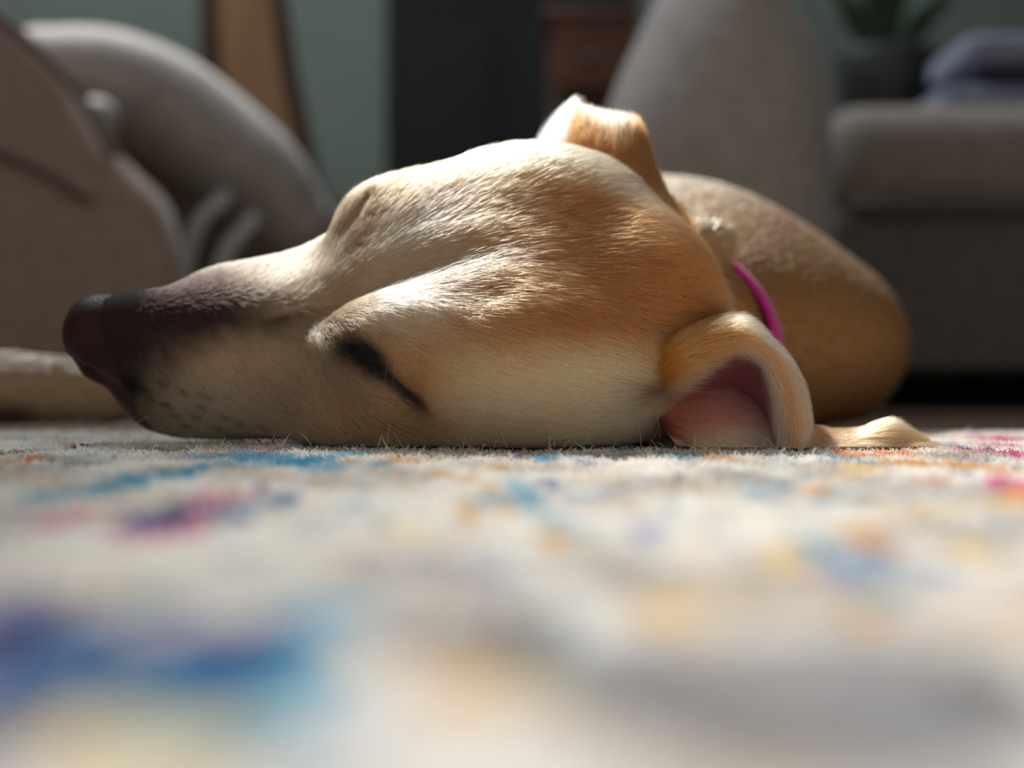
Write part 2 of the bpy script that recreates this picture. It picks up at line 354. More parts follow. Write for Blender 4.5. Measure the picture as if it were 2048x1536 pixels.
rug = empty('rug', (0, 0, FLOOR_Z))
tag(rug, 'cream wool rug with blue, teal, ochre and pink flecks under the dog', 'rug')
RUG_OFF = np.array([0, 0, FLOOR_Z])
rb = mesh_obj('rug_base', np.concatenate([rv, low]) - RUG_OFF, rq, m_rug, rug)
rcol = rug_color(XY)
set_color(rb.data, np.concatenate([rcol, rcol[ring]])*.92)

# ------------------------------------------------------------------ furniture behind the dog
def fab(name, c, k=10, **kw): return mat_fabric(name, tuple(srgb(*[max(0, x - k) for x in c])), tuple(srgb(*[min(255, x + k) for x in c])), **kw)
m_chair = fab('armchair_cloth', (150, 128, 112)); m_chair_dark = fab('armchair_shaded_cloth', (96, 82, 72)); m_chair_pale = fab('armchair_pale_cloth', (158, 150, 143))  # dark cloth is the armchair cloth with shade put into its colour
m_steel = fab('brushed_grey', (190, 192, 188), 5, rough=.5, bump=0.02)
def zf(y): return FLOOR_Z
ac = empty('armchair', (P(200, 0, 1.05)[0], 1.05, FLOOR_Z)); aoff = np.array(ac.location)
tag(ac, 'brown upholstered armchair with pale rolled arm standing left of the easel', 'armchair')
def rel(pts, y, off): return [(x - off[0], z - off[2]) for x, z in outline(pts, y)]
side = rel([(-140, -120), (-20, 15), (60, 80), (150, 172), (225, 300), (330, 400), (362, 520), (372, 700), (372, 822), (-140, 822)], .95, aoff)
prism('side_panel', side, .90 - aoff[1], 1.00 - aoff[1], m_chair, ac, .02)
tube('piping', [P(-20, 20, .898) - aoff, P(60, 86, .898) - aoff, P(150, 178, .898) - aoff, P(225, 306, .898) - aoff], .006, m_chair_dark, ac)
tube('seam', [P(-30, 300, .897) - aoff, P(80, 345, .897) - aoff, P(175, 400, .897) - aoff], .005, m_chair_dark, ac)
tube('arm_roll', [P(90, 150, 1.10) - aoff, P(220, 168, 1.11) - aoff, P(350, 232, 1.13) - aoff, P(490, 345, 1.15) - aoff, P(580, 450, 1.17) - aoff], [.050, .058, .062, .060, .048], m_chair_pale, ac, flat=1.7)
seat = rel([(150, 210), (330, 260), (520, 380), (620, 470), (640, 600), (640, 780), (150, 780)], 1.2, aoff)
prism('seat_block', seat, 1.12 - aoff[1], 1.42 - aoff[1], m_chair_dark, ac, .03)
tube('highlight_spot', [P(192, 232, .99) - aoff, P(200, 238, .955) - aoff], [.020, .020], m_chair_pale, ac)  # small pale knob standing in for a sun highlight
for pts in ([(448, 395), (395, 450), (372, 540), (368, 640), (380, 834)], [(505, 440), (455, 500), (432, 570), (430, 660), (440, 834)]):
    tube('curved_leg', [P(a, b, 1.05) - aoff for a, b in pts], .0085, m_steel, ac)

m_tan = mat_wood('tan_wood', tuple(srgb(150, 112, 76)), tuple(srgb(186, 146, 104))); m_brown = mat_wood('brown_wood', tuple(srgb(74, 44, 26)), tuple(srgb(104, 64, 38)))
es = empty('wooden_easel', (P(520, 0, 1.55)[0], 1.55, FLOOR_Z)); eo = np.array(es.location)
tag(es, 'leaning tan and brown wooden easel in front of the grey wall', 'easel')
ylow = 768 + (HCAM - FLOOR_Z)*FPX/(DCAM + 1.55)
prism('front_board', rel([(425, -160), (528, -160), (560, 130), (600, 330), (640, 470), (740, ylow), (650, ylow), (560, 470), (500, 300), (445, 130)], 1.55, eo), -.01, .015, m_tan, es, .003)
prism('edge_strip', rel([(535, -60), (562, -60), (590, 130), (632, 330), (672, 470), (772, ylow), (745, ylow), (645, 470), (604, 330), (565, 130)], 1.55, eo), -.015, .03, m_brown, es, .003)
prism('rear_leg', rel([(382, -160), (428, -160), (428, ylow), (386, ylow)], 1.55, eo), .05, .08, m_brown, es, .003)
prism('crossbar', rel([(380, 380), (660, 380), (665, 410), (380, 410)], 1.55, eo), .02, .05, m_brown, es, .003)

m_olive = mat_wood('olive_stain', tuple(srgb(70, 58, 40)), tuple(srgb(92, 76, 54)))
nsd = empty('side_table', (P(1180, 0, 1.75)[0], 1.75, FLOOR_Z)); no = np.array(nsd.location)
tag(nsd, 'small brown wooden side table before the dark door', 'side table')
prism('table_top', rel([(1085, 30), (1275, 30), (1275, 52), (1085, 52)], 1.7, no), -.10, .10, m_brown, nsd, .004)
prism('drawer_box', rel([(1100, 52), (1262, 52), (1262, 185), (1100, 185)], 1.7, no), -.09, .09, mat_wood('rust_wood', tuple(srgb(92, 50, 24)), tuple(srgb(120, 68, 36))), nsd, .004)
yl = 768 + (HCAM - FLOOR_Z)*FPX/(DCAM + 1.7)
for a in (1100, 1236):
    for yy in (-.085, .065):
        prism('leg', rel([(a, 185), (a + 26, 185), (a + 22, yl), (a + 4, yl)], 1.7, no), yy, yy + .02, m_olive, nsd, .002)
tube('knob', [P(1181, 118, 1.66) - no, P(1181, 118, 1.645) - no], .009, m_olive, nsd)

m_cush = fab('cushion_cloth', (158, 148, 142)); m_sofa = fab('sofa_cloth', (136, 124, 114)); m_sofa_d = fab('sofa_base_cloth', (98, 90, 84))
cu = pillow('floor_cushion', outline([(1440, -170), (1345, -60), (1268, 90), (1212, 230), (1188, 400), (1182, 600), (1215, 800), (1420, 826), (1620, 806), (1662, 600), (1668, 400), (1660, 250), (1640, 120), (1570, -20), (1510, -130)], .98), .98, .11, m_cush)
cz_ = min(v.co.z for v in cu.data.vertices); cu.location = (0, 0, FLOOR_Z - cz_)
tag(cu, 'large upright grey beige cushion behind the back of the dog', 'cushion')

SY = 1.22
so = empty('sofa', (P(2000, 0, SY)[0], SY, FLOOR_Z)); soo = np.array(so.location)
tag(so, 'grey beige sofa with a plump seat cushion on the right', 'sofa')
x0 = P(1648, 0, SY)[0] - soo[0]; x1 = 1.0
zt = lambda py: P(0, py, SY)[2] - FLOOR_Z
box_mesh('seat_cushion', (x0 + .005, -.02, zt(418)), (x1, .60, zt(205)), m_sofa, so, .045)
box_mesh('base', (x0, 0, zt(742)), (x1, .62, zt(424)), m_sofa_d, so, .012)
tube('cushion_piping', [np.array([x0 + .03, -.022, zt(414)]), np.array([x0 + .3, -.022, zt(414)]), np.array([x1 - .03, -.022, zt(414)])], .006, m_sofa_d, so)
box_mesh('under_sofa_shade', (x0 + .03, .12, 0), (x1 - .02, .50, zt(742)), m_dark, so)  # dark block standing in for the shade under the sofa
for lx in (x0 + .05, x1 - .08):
    for ly in (.06, .54): box_mesh('leg', (lx, ly, 0), (lx + .04, ly + .04, zt(740)), m_dark, so, .003)

m_navy = fab('navy_band', (34, 34, 58), 6); m_bg = fab('blue_grey_knit', (128, 132, 152))
bl = empty('folded_blanket', (P(2010, 0, 1.40)[0], 1.40, zt(205) + FLOOR_Z)); bo = np.array(bl.location)
tag(bl, 'folded blue grey blanket with a navy band lying on the sofa', 'blanket')
wz = lambda py: P(0, py, 1.40)[2] - bo[2]
bx0 = P(1895, 0, 1.40)[0] - bo[0]
box_mesh('lower_fold', (bx0 - .03, -.08, 0.001), (.34, .10, max(wz(196), .012)), m_bg, bl, .008)
box_mesh('navy_band', (bx0 + .02, -.075, max(wz(196), .012)), (.34, .095, wz(152)), m_navy, bl, .008)
box_mesh('upper_fold', (bx0, -.08, wz(152)), (.34, .10, wz(92)), m_bg, bl, .014)

m_pot = fab('black_glaze', (26, 28, 28), 4, rough=.45, bump=.02); m_leaf = fab('dark_leaf', (24, 56, 22), 8, rough=.5)
pp = P(1770, 150, 1.62); po = np.array([pp[0], 1.62, zt(205) + FLOOR_Z])
pl = empty('potted_plant', tuple(po)); tag(pl, 'black bowl planter with dark green leaves standing on the sofa', 'plant pot')
def lathe(name, prof, mat, parent, seg=40):
    v = []; f = []
    for r, z in prof:
        for k in range(seg): v.append((r*math.cos(2*math.pi*k/seg), r*math.sin(2*math.pi*k/seg), z))
    for i in range(len(prof)-1):
        for k in range(seg): f.append((i*seg+k, i*seg+(k+1) % seg, (i+1)*seg+(k+1) % seg, (i+1)*seg+k))
    f.append(tuple(range(seg-1, -1, -1))); f.append(tuple((len(prof)-1)*seg + k for k in range(seg)))
    return mesh_obj(name, v, f, mat, parent)
rr_ = (P(1885, 0, 1.62)[0] - P(1655, 0, 1.62)[0])/2
lathe('bowl', [(.05, .001), (.06, .004), (rr_*.75, .03), (rr_*.95, .08), (rr_, .14), (rr_*.97, .145), (rr_*.9, .13)], m_pot, pl)
for k in range(9):
    th = k*2.39; L_f = .10 + .05*((k*7) % 5)/5
    pth = [np.array([.02*math.cos(th), .02*math.sin(th), .13]), np.array([.05*math.cos(th), .05*math.sin(th), .13 + L_f*.6]), np.array([.10*math.cos(th), .10*math.sin(th), .13 + L_f])]
    tube('leaf', pth, [.006, .018, .003], m_leaf, pl, seg=8, sub=5, flat=.35)


# ------------------------------------------------------------------ the dog
PHI = math.radians(38); YAW = math.radians(1.5)
D_ = np.array([0, -math.cos(PHI), math.sin(PHI)]); L_ = np.array([0, math.sin(PHI), math.cos(PHI)])
cz, sz = math.cos(-YAW), math.sin(-YAW)
RZ = np.array([[cz, -sz, 0], [sz, cz, 0], [0, 0, 1]])
A_ = RZ @ np.array([1.0, 0, 0.0]); D_ = RZ @ D_; L_ = RZ @ L_
HEAD_O = np.array([-0.1748, 0.031, 0.0545])
def to_head(w):   # world metres -> head millimetres (along, lateral, dorsal)
    q = (w - HEAD_O)*1000.0
    return np.stack([q @ A_, q @ L_, q @ D_], -1)
def from_head(h):
    h = np.asarray(h, float)/1000.0
    return HEAD_O + h[..., 0:1]*A_ + h[..., 1:2]*L_ + h[..., 2:3]*D_

EYE_NEAR = [(117, -39, 20), (125.8, -44.5, 20.5), (132, -49.2, 18), (139, -53, 16), (143.5, -56.5, 11.5)]
EYE_FAR = [(109, 19, 16), (114, 24, 20), (119, 31, 21)]

def head_sdf(W):
    p = to_head(W).astype(np.float32); q = p.copy(); q[..., 1] = np.abs(q[..., 1])
    w = W.astype(np.float32)*1000
    # muzzle: bridge, upper jaw, flews, lower jaw
    f = sd_cone(p, (28, 0, -27), (116, 0, -26), 20, 30)
    f = smin(f, sd_cone(p, (16, 0, -17), (112, 0, -9), 11, 15), 10)
    f = smin(f, sd_ell(q, (60, 16, -40), (40, 16, 26)), 10)
    f = smin(f, sd_cone(q, (46, 4, -52), (150, 22, -58), 11, 17), 12)
    f = smin(f, sd_cone(q, (64, 15, -24), (132, 37, -26), 16, 21), 16)
    # braincase, brow, cheek, zygoma
    g = sd_ell(p, (176, 0, -10), (66, 56, 45))
    g = smin(g, sd_ell(q, (182, 35, 2), (48, 31, 33)), 14)
    g = smin(g, sd_ell(q, (137, 30, 9), (30, 21, 17)), 16)
    g = smin(g, sd_cone(q, (122, 39, -22), (176, 54, -20), 9, 12), 14)
    g = smin(g, sd_ell(q, (170, 38, -38), (46, 21, 34)), 16)
    g = smin(g, sd_ell(p, (222, 0, -6), (30, 38, 34)), 14)
    f = smin(f, g, 26)
    # closed eyeball bulge
    f = smin(f, sd_ell(q, (121, 35, -6), (13, 8, 9)), 6)
    for e in (EYE_NEAR, EYE_FAR):
        for i in range(len(e) - 1):
            f = smax(f, -sd_cone(p, e[i], e[i + 1], 1.6, 1.6), 4)
    # groove before the eye, furrow between the brows running back over the crown
    f = smax(f, -sd_cone(q, (101, 35, 9), (114, 47, 1), 2, 2), 12)
    f = smax(f, -sd_cone(p, (108, -12, 14), (172, -4, 46), 3.5, 5), 12)
    f = smin(f, sd_ell(p, (139, -31, 22), (15, 8, 9)), 8)
    f = smax(f, -sd_cone(p, (134, -19, 35), (168, -27, 41), 3.0, 3.5), 9)
    # neck: from the back of the skull, turning away from the camera
    n = sd_cone(w, (40, 50, 36), (78, 160, 38), 36, 44)
    f = smin(f, n, 26)
    # rests on the rug
    f = smax(f, -(w[..., 2] - 0.5), 6)
    # nose pad with nostrils
    f = smin(f, sd_ell(p, (11, 0, -19), (11, 15, 13)), 5)
    f = smin(f, sd_ell(q, (14, 8, -27), (9, 8, 9)), 4)
    f = smax(f, -sd_ell(q, (7, 13, -24), (8, 3.5, 3)), 2)
    f = smax(f, -sd_cone(q, (14, 17, -27), (26, 22, -29), 2.6, 1.6), 3)
    return f

h = 0.0018
gx = np.arange(-0.190, 0.150, h); gy = np.arange(-0.045, 0.175, h); gz = np.arange(-0.008, 0.150, h)
G = np.stack(np.meshgrid(gx, gy, gz, indexing='ij'), -1).astype(np.float32)
F = head_sdf(G)
V, Q = surface_nets(F, np.array([gx[0], gy[0], gz[0]]), h)
del G, F

def vert_normals(V, Q):
    n = np.cross(V[Q[:, 2]] - V[Q[:, 0]], V[Q[:, 3]] - V[Q[:, 1]])
    N = np.zeros_like(V)
    for k in range(4): np.add.at(N, Q[:, k], n)
    return N/(np.linalg.norm(N, axis=1, keepdims=True) + 1e-12)

# smooth the voxel mesh a little
def relax(V, Q, it=3, f=0.5):
    E = np.concatenate([Q[:, [0, 1]], Q[:, [1, 2]], Q[:, [2, 3]], Q[:, [3, 0]]]); E = np.concatenate([E, E[:, ::-1]])
    cnt = np.bincount(E[:, 0], minlength=len(V))[:, None]
    for _ in range(it):
        S = np.zeros_like(V)
        for k in range(3): S[:, k] = np.bincount(E[:, 0], V[E[:, 1], k], minlength=len(V))
        V = V + f*(S/np.maximum(cnt, 1) - V)
    return V
V = relax(V, Q, 3)

# ---- coat colour: the dog's markings with some painted light and shade, described on the near side and mirrored to the far side
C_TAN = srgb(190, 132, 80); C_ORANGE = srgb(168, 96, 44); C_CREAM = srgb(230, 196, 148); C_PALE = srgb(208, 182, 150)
C_MASK = srgb(58, 39, 34); C_MUZ = srgb(188, 154, 118); C_BLACK = srgb(22, 16, 15); C_NOSE = srgb(60, 31, 28)
def mixc(c, d, w): return c + (np.asarray(d) - c)*np.clip(w, 0, 1)[:, None]
MID_U = [100, 150, 300, 450, 600, 720, 800, 980, 1100, 1400]; MID_V = [620, 622, 635, 602, 590, 572, 560, 495, 478, 470]
def paint_uv(W):
    """Side-view map coordinates of the near half of the head (far half mirrored onto it)."""
    hc = to_head(W); mid = -10*smoothstep(60, 115, hc[:, 0])
    hc[:, 1] = mid - np.abs(hc[:, 1] - mid)
    M = from_head(hc); s = DCAM + M[:, 1]
    return 1024 + FPX*M[:, 0]/s, 768 - FPX*(M[:, 2] - HCAM)/s
def seg_dist(u, v, pts):
    d = np.full(len(u), 1e9); t0 = np.zeros(len(u))
    for i in range(len(pts) - 1):
        ax, ay = pts[i]; bx, by = pts[i+1]; L = (bx-ax)**2 + (by-ay)**2
        t = np.clip(((u-ax)*(bx-ax) + (v-ay)*(by-ay))/L, 0, 1)
        dd = np.hypot(u - ax - t*(bx-ax), v - ay - t*(by-ay))
        m = dd < d; d = np.where(m, dd, d); t0 = np.where(m, (i + t)/(len(pts)-1), t0)
    return d, t0
def blob(u, v, cu, cv, ru, rv, rot=0.0):
    c, s = math.cos(rot), math.sin(rot); x = (u-cu)*c + (v-cv)*s; y = -(u-cu)*s + (v-cv)*c
    return np.exp(-((x/ru)**2 + (y/rv)**2))
EYE_UV = [(700, 690), (735, 712), (770, 745), (805, 775), (838, 806)]
def coat(W):
    u, v = paint_uv(W); n = len(u)
    nz = fbm(W, 90, 3); nz2 = fbm(W, 260, 8)
    ue = u + (nz2 - .5)*8; ve = v + (nz - .5)*8
    u = u + (nz - .5)*60; v = v + (nz2 - .5)*40
    dm = v - np.interp(u, MID_U, MID_V); far = to_head(W)[:, 1] > -10
    c = np.tile(C_TAN, (n, 1))
    c = mixc(c, C_ORANGE, smoothstep(900, 1150, u)*(1 - smoothstep(640, 760, v)))
    c = mixc(c, C_CREAM, smoothstep(640, 760, v)*smoothstep(820, 950, u)*0.9*(1 - smoothstep(215, 235, to_head(W)[:, 0])))
    c = mixc(c, C_PALE, 0.9*blob(u, v, 790, 620, 120, 60)); c = mixc(c, C_PALE, 0.7*blob(u, v, 930, 520, 90, 35, -.3))  # pale brow hair, with the sun patches put into its colour
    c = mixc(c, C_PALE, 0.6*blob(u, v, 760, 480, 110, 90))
    c = mixc(c, srgb(168, 112, 66), 0.7*blob(u, v, 1030, 500, 130, 14, -.12)*(dm < 60))  # shade in the furrow drawn as a darker line of coat
    # muzzle: grizzled tan sides, dark bridge and dark front
    muz = 1 - smoothstep(610, 760, u + 0.5*np.maximum(v - 700, 0))
    c = mixc(c, C_MUZ, muz)
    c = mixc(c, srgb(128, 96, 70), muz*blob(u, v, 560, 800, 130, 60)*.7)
    c = mixc(c, C_MASK, (1 - smoothstep(20, np.where(far, 200, 120), dm))*(1 - smoothstep(np.where(far, 420, 540), np.where(far, 640, 700), u)))
    c = mixc(c, C_MASK*0.8, 1 - smoothstep(270, 450, u + 0.35*(v - 700)))
    c = mixc(c, srgb(176, 158, 134), 0.6*blob(u, v, 400, 815, 120, 50))
    c = mixc(c, srgb(206, 176, 140), 0.5*blob(u, v, 560, 540, 160, 25))  # lit rim of the upper muzzle painted as paler fur
    # under the eye and along the jaw
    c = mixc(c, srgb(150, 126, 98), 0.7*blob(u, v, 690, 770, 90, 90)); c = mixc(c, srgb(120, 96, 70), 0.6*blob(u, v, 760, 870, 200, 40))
    # dark tear mark and eye line
    far = to_head(W)[:, 1] > -10
    d, t = seg_dist(ue, ve, EYE_UV); d = np.where(far, 400, d)
    wdt = np.interp(t, [0, .3, .6, 1], [19, 17, 9, 11])
    low = ((ue - 770)*-.635 + (ve - 748)*.773) > 0
    wdt = np.where(low, wdt*1.7, wdt*.8)
    c = mixc(c, srgb(64, 40, 28), .8*np.exp(-(d/(wdt*1.5))**2)); c = mixc(c, C_BLACK, np.interp(t, [0, .35, .6, .8, 1], [1.3, 1.2, .75, 1.1, .9])*np.exp(-(d/wdt)**2)*(.75 + .5*nz2)); c = mixc(c, C_BLACK, 1.3*blob(ue, ve, 735, 708, 38, 20, .8)*~far)
    c = mixc(c, srgb(70, 55, 48), .8*blob(u, v, 690, 655, 30, 14)); c = mixc(c, srgb(120, 84, 62), .6*blob(u, v, 785, 668, 22, 12))
    hf = to_head(W); df = np.full(n, 99.)
    for i in range(2):
        a_ = np.array(EYE_FAR[i]); b_ = np.array(EYE_FAR[i+1]); tt = np.clip(((hf - a_) @ (b_ - a_))/((b_ - a_) @ (b_ - a_)), 0, 1)
        df = np.minimum(df, np.linalg.norm(hf - a_ - tt[:, None]*(b_ - a_), axis=1))
    c = mixc(c, srgb(60, 44, 40), .9*np.exp(-(df/1.5)**2))
    for (su, sv) in ((300, 800), (330, 810), (346, 832), (385, 832), (396, 814), (440, 830), (470, 846), (428, 856), (366, 852), (292, 782), (322, 768), (362, 782), (405, 790), (512, 850)):
        c = mixc(c, srgb(40, 28, 24), .75*blob(ue, ve, su, sv, 11, 6, .4))
    c = mixc(c, C_BLACK, 1.1*blob(ue, ve, 262, 772, 34, 20, .5)*~far)
    # dark tuft in front of the ear
    c = mixc(c, srgb(70, 46, 40), 0.95*blob(u, v, 1295, 790, 55, 38)); c = mixc(c, srgb(120, 80, 60), .5*blob(u, v, 1340, 660, 50, 22))
    return np.clip(c, 0.002, 1), u, v

N = vert_normals(V, Q)
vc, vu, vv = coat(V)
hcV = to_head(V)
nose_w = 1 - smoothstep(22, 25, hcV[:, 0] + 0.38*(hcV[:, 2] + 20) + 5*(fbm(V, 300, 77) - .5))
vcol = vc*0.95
FQ = Q
nose_face = nose_w[Q].mean(1) > 0.5

# ---- the rest of the body, lying on its side behind the head
def body_sdf(W):
    w = W.astype(np.float32)*1000
    f = sd_ell(w, (84, 440, 46), (158, 300, 84))
    f = smin(f, sd_ell(w, (78, 290, 62), (84, 90, 72)), 40)                 # shoulder
    f = smin(f, sd_cone(w, (52, 90, 37), (90, 230, 50), 37, 58), 40)       # neck
    f = smin(f, sd_ell(w, (83, 118, 86), (17, 16, 9)), 10)                  # scruff bump added to catch the sun
    f = smin(f, sd_ell(w, (60, 740, 60), (120, 110, 75)), 60)               # haunch
    f = smin(f, sd_cone(w, (-10, 300, 40), (-130, 262, 22), 38, 21), 25)    # upper foreleg
    f = smin(f, sd_cone(w, (-130, 262, 22), (-215, 244, 19), 20, 15), 12)
    f = smin(f, sd_cone(w, (-215, 244, 19), (-262, 236, 20), 17, 20), 10)   # paw
    for k, (tx, ty, tz) in enumerate(((-292, 222, 12), (-298, 236, 17), (-297, 250, 15))):
        f = smin(f, sd_cone(w, (-262, 232 + 6*k, 17), (tx, ty, tz), 11, 9.5), 4)
    f = smin(f, sd_cone(w, (20, 330, 26), (-120, 330, 16), 28, 15), 16)     # lower foreleg
    f = smin(f, sd_cone(w, (-120, 330, 16), (-215, 300, 13), 15, 14), 8)
    return smax(f, -(w[..., 2] - 0.5), 5)
hb = 0.0045
bx_ = np.arange(-0.325, 0.27, hb); by_ = np.arange(0.045, 0.87, hb); bz_ = np.arange(-0.006, 0.17, hb)
G = np.stack(np.meshgrid(bx_, by_, bz_, indexing='ij'), -1).astype(np.float32)
F = body_sdf(G)
VB, QB = surface_nets(F, np.array([bx_[0], by_[0], bz_[0]]), hb); VB = relax(VB, QB, 2)
del G, F
NB = vert_normals(VB, QB)
bc = np.tile(srgb(158, 112, 64), (len(VB), 1))
bc = mixc(bc, srgb(214, 192, 160), smoothstep(.085, .135, VB[:, 2] - .35*(VB[:, 0] - .08))*.85)  # sun on the upper back and shoulder put in as paler coat
leg = smoothstep(-.03, -.12, VB[:, 0])
bc = mixc(bc, srgb(176, 146, 112), leg)
bc = mixc(bc, C_PALE, np.exp(-(((VB - np.array([.083, .118, .092]))/np.array([.022, .022, .012]))**2).sum(1)))  # sunlit strip on the neck put into the coat colour
bc = mixc(bc, srgb(66, 34, 30), np.exp(-(((VB - np.array([-.256, .222, .005]))/np.array([.013, .03, .009]))**2).sum(1)))

# ---- ears: folded sheets
def spline_grid(ctrl, nu, nv):
    """Catmull-Rom interpolation of a control net [i][j] -> points (nu, nv, 3)."""
    C = np.asarray(ctrl, float)
    def cr(C, n):
        m = len(C); Cp = np.concatenate([[2*C[0] - C[1]], C, [2*C[-1] - C[-2]]])
        t = np.linspace(0, m - 1 - 1e-6, n); i = t.astype(int); f = (t - i).reshape((-1,) + (1,)*(C.ndim - 1))
        p0, p1, p2, p3 = Cp[i], Cp[i+1], Cp[i+2], Cp[i+3]
        return 0.5*(2*p1 + (p2-p0)*f + (2*p0-5*p1+4*p2-p3)*f**2 + (3*p1-p0-3*p2+p3)*f**3)
    A = cr(C, nu)
    return np.swapaxes(cr(np.swapaxes(A, 0, 1), nv), 0, 1)
def grid_quads(nu, nv, off=0):
    i, j = np.meshgrid(np.arange(nu-1), np.arange(nv-1), indexing='ij'); a = (i*nv + j).ravel()
    return np.stack([a, a + nv, a + nv + 1, a + 1], 1) + off
def grid_normals(Gd):
    du = np.gradient(Gd, axis=0); dv = np.gradient(Gd, axis=1); n = np.cross(du, dv)
    return n/(np.linalg.norm(n, axis=-1, keepdims=True) + 1e-12)
def thicken(Gd, t):
    """Closed shell: the sheet and a copy pushed back by t, sewn round the border."""
    nu, nv, _ = Gd.shape; n = grid_normals(Gd); A = Gd.reshape(-1, 3); B = (Gd - n*t).reshape(-1, 3)
    q1 = grid_quads(nu, nv); q2 = grid_quads(nu, nv, nu*nv)[:, ::-1]
    ring = np.concatenate([np.arange(nv), np.arange(1, nu)*nv + nv - 1, (nu-1)*nv + np.arange(nv-2, -1, -1), np.arange(nu-2, 0, -1)*nv])
    r2 = np.roll(ring, -1); rq = np.stack([r2, ring, ring + nu*nv, r2 + nu*nv], 1)
    return np.concatenate([A, B]), np.concatenate([q1, q2, rq]), np.concatenate([n.reshape(-1, 3), -n.reshape(-1, 3)])

def net(rows): return [[P(*p) for p in r] for r in rows]
# near ear: outer back -> outer edge -> rolled rim -> inner edge -> cavity, along the arch from the head over to the rug
O_ = [(1262, 745), (1318, 692), (1385, 655), (1470, 640), (1545, 690), (1590, 752), (1612, 826), (1610, 893)]
I_ = [(1300, 800), (1352, 770), (1410, 738), (1462, 712), (1512, 722), (1538, 768), (1552, 826), (1566, 893)]
K_ = [(1330, 830), (1375, 805), (1420, 780), (1462, 762), (1496, 768), (1512, 800), (1524, 838), (1540, 885)]
Z_ = [(1345, 850), (1395, 835), (1430, 815), (1455, 800), (1470, 805), (1480, 825), (1490, 850), (1500, 880)]
near_ctrl = []
for (o, i, k, z) in zip(O_, I_, K_, Z_):
    mx, my = (o[0]+i[0])/2, (o[1]+i[1])/2
    near_ctrl.append([P(o[0]*.6 + i[0]*.4, o[1]*.6 + i[1]*.4, .045), P(o[0]*.92 + i[0]*.08, o[1]*.92 + i[1]*.08, .022), P(o[0], o[1], .004),
                      P(o[0]*.7 + mx*.3, o[1]*.7 + my*.3, -.009), P(mx, my, -.013), P(i[0]*.8 + mx*.2, i[1]*.8 + my*.2, -.010), P(i[0], i[1], -.003), P(k[0], k[1], .014), P(z[0], z[1], .022)])
near_ctrl[0] = [p + np.array([0, .012, 0]) for p in near_ctrl[0]]
EN = spline_grid(near_ctrl, 70, 70); EN[..., 2] = np.maximum(EN[..., 2], 0.0004)
# inner leaf: pink fan running from the ear canal down to the rug
LEAF = net([[(1318, 838, .006), (1330, 862, .004), (1345, 880, .002), (1362, 896, .001)],
            [(1352, 806, .008), (1372, 840, .003), (1388, 868, .0), (1400, 896, -.002)],
            [(1395, 778, .012), (1430, 820, .005), (1450, 856, .0), (1462, 896, -.003)],
            [(1440, 764, .018), (1490, 812, .010), (1515, 852, .004), (1530, 896, .0)],
            [(1475, 775, .026), (1530, 822, .018), (1555, 860, .010), (1575, 896, .004)]])
EL = spline_grid(LEAF, 40, 40); EL[..., 2] = np.maximum(EL[..., 2], 0.0004)
# ear tip lying on the rug
TIP = net([[(1592, 870, .030), (1590, 845, .012), (1588, 850, -.002), (1590, 893, -.008)],
           [(1640, 868, .040), (1640, 858, .020), (1640, 872, .004), (1640, 894, -.004)],
           [(1695, 866, .045), (1695, 860, .024), (1692, 872, .006), (1690, 893, -.003)],
           [(1752, 866, .045), (1752, 851, .024), (1745, 858, .006), (1740, 891, -.003)],
           [(1800, 872, .042), (1802, 862, .024), (1795, 872, .008), (1788, 893, .0)],
           [(1832, 880, .034), (1840, 884, .022), (1838, 890, .012), (1830, 896, .004)]])
ET = spline_grid(TIP, 50, 30); ET[..., 2] = np.maximum(ET[..., 2], 0.0006)
# far ear, flipped up behind the crown
FARE = net([[(1060, 470, .085), (1100, 470, .068), (1150, 470, .056), (1230, 480, .052), (1300, 500, .056), (1370, 520, .064)],
            [(1040, 350, .108), (1088, 345, .078), (1135, 345, .058), (1230, 372, .050), (1310, 405, .054), (1390, 458, .066)],
            [(1062, 302, .112), (1105, 295, .082), (1142, 292, .060), (1222, 318, .052), (1290, 348, .058), (1345, 400, .070)],
            [(1090, 258, .110), (1122, 250, .086), (1152, 246, .066), (1220, 268, .060), (1276, 292, .064), (1314, 335, .076)],
            [(1118, 228, .106), (1136, 222, .090), (1156, 220, .074), (1215, 236, .070), (1268, 246, .072), (1296, 280, .080)],
            [(1138, 216, .106), (1148, 213, .100), (1160, 212, .092), (1212, 224, .090), (1260, 234, .088), (1284, 250, .088)]])
EF = spline_grid(FARE, 40, 50)

def ear_color_near(Gd):
    nu, nv, _ = Gd.shape; v = np.linspace(0, 1, nv)[None, :].repeat(nu, 0).ravel(); u = np.linspace(0, 1, nu)[:, None].repeat(nv, 1).ravel()
    c = np.tile(srgb(184, 116, 58), (nu*nv, 1))
    c = mixc(c, srgb(232, 212, 184), smoothstep(.46, .66, v)*smoothstep(.3, .6, u)*.9)
    c = mixc(c, srgb(214, 178, 140), smoothstep(.55, .7, v)*(1 - smoothstep(.25, .5, u)))
    c = mixc(c, srgb(236, 214, 186), .6*np.exp(-((v - .3)/.12)**2)*smoothstep(.3, .5, u))
    c = mixc(c, srgb(176, 104, 112), smoothstep(.68, .78, v))
    return c
def leaf_color(Gd):
    nu, nv, _ = Gd.shape; v = np.linspace(0, 1, nv)[None, :].repeat(nu, 0).ravel(); u = np.linspace(0, 1, nu)[:, None].repeat(nv, 1).ravel()
    c = np.tile(srgb(198, 118, 104), (nu*nv, 1)); c = mixc(c, srgb(178, 112, 108), smoothstep(.4, .9, u))
    c = mixc(c, srgb(216, 188, 150), smoothstep(.4, .75, v)*(1 - .5*smoothstep(.5, 1, u)))
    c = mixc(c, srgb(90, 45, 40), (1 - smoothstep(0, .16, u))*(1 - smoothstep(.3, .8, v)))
    return c
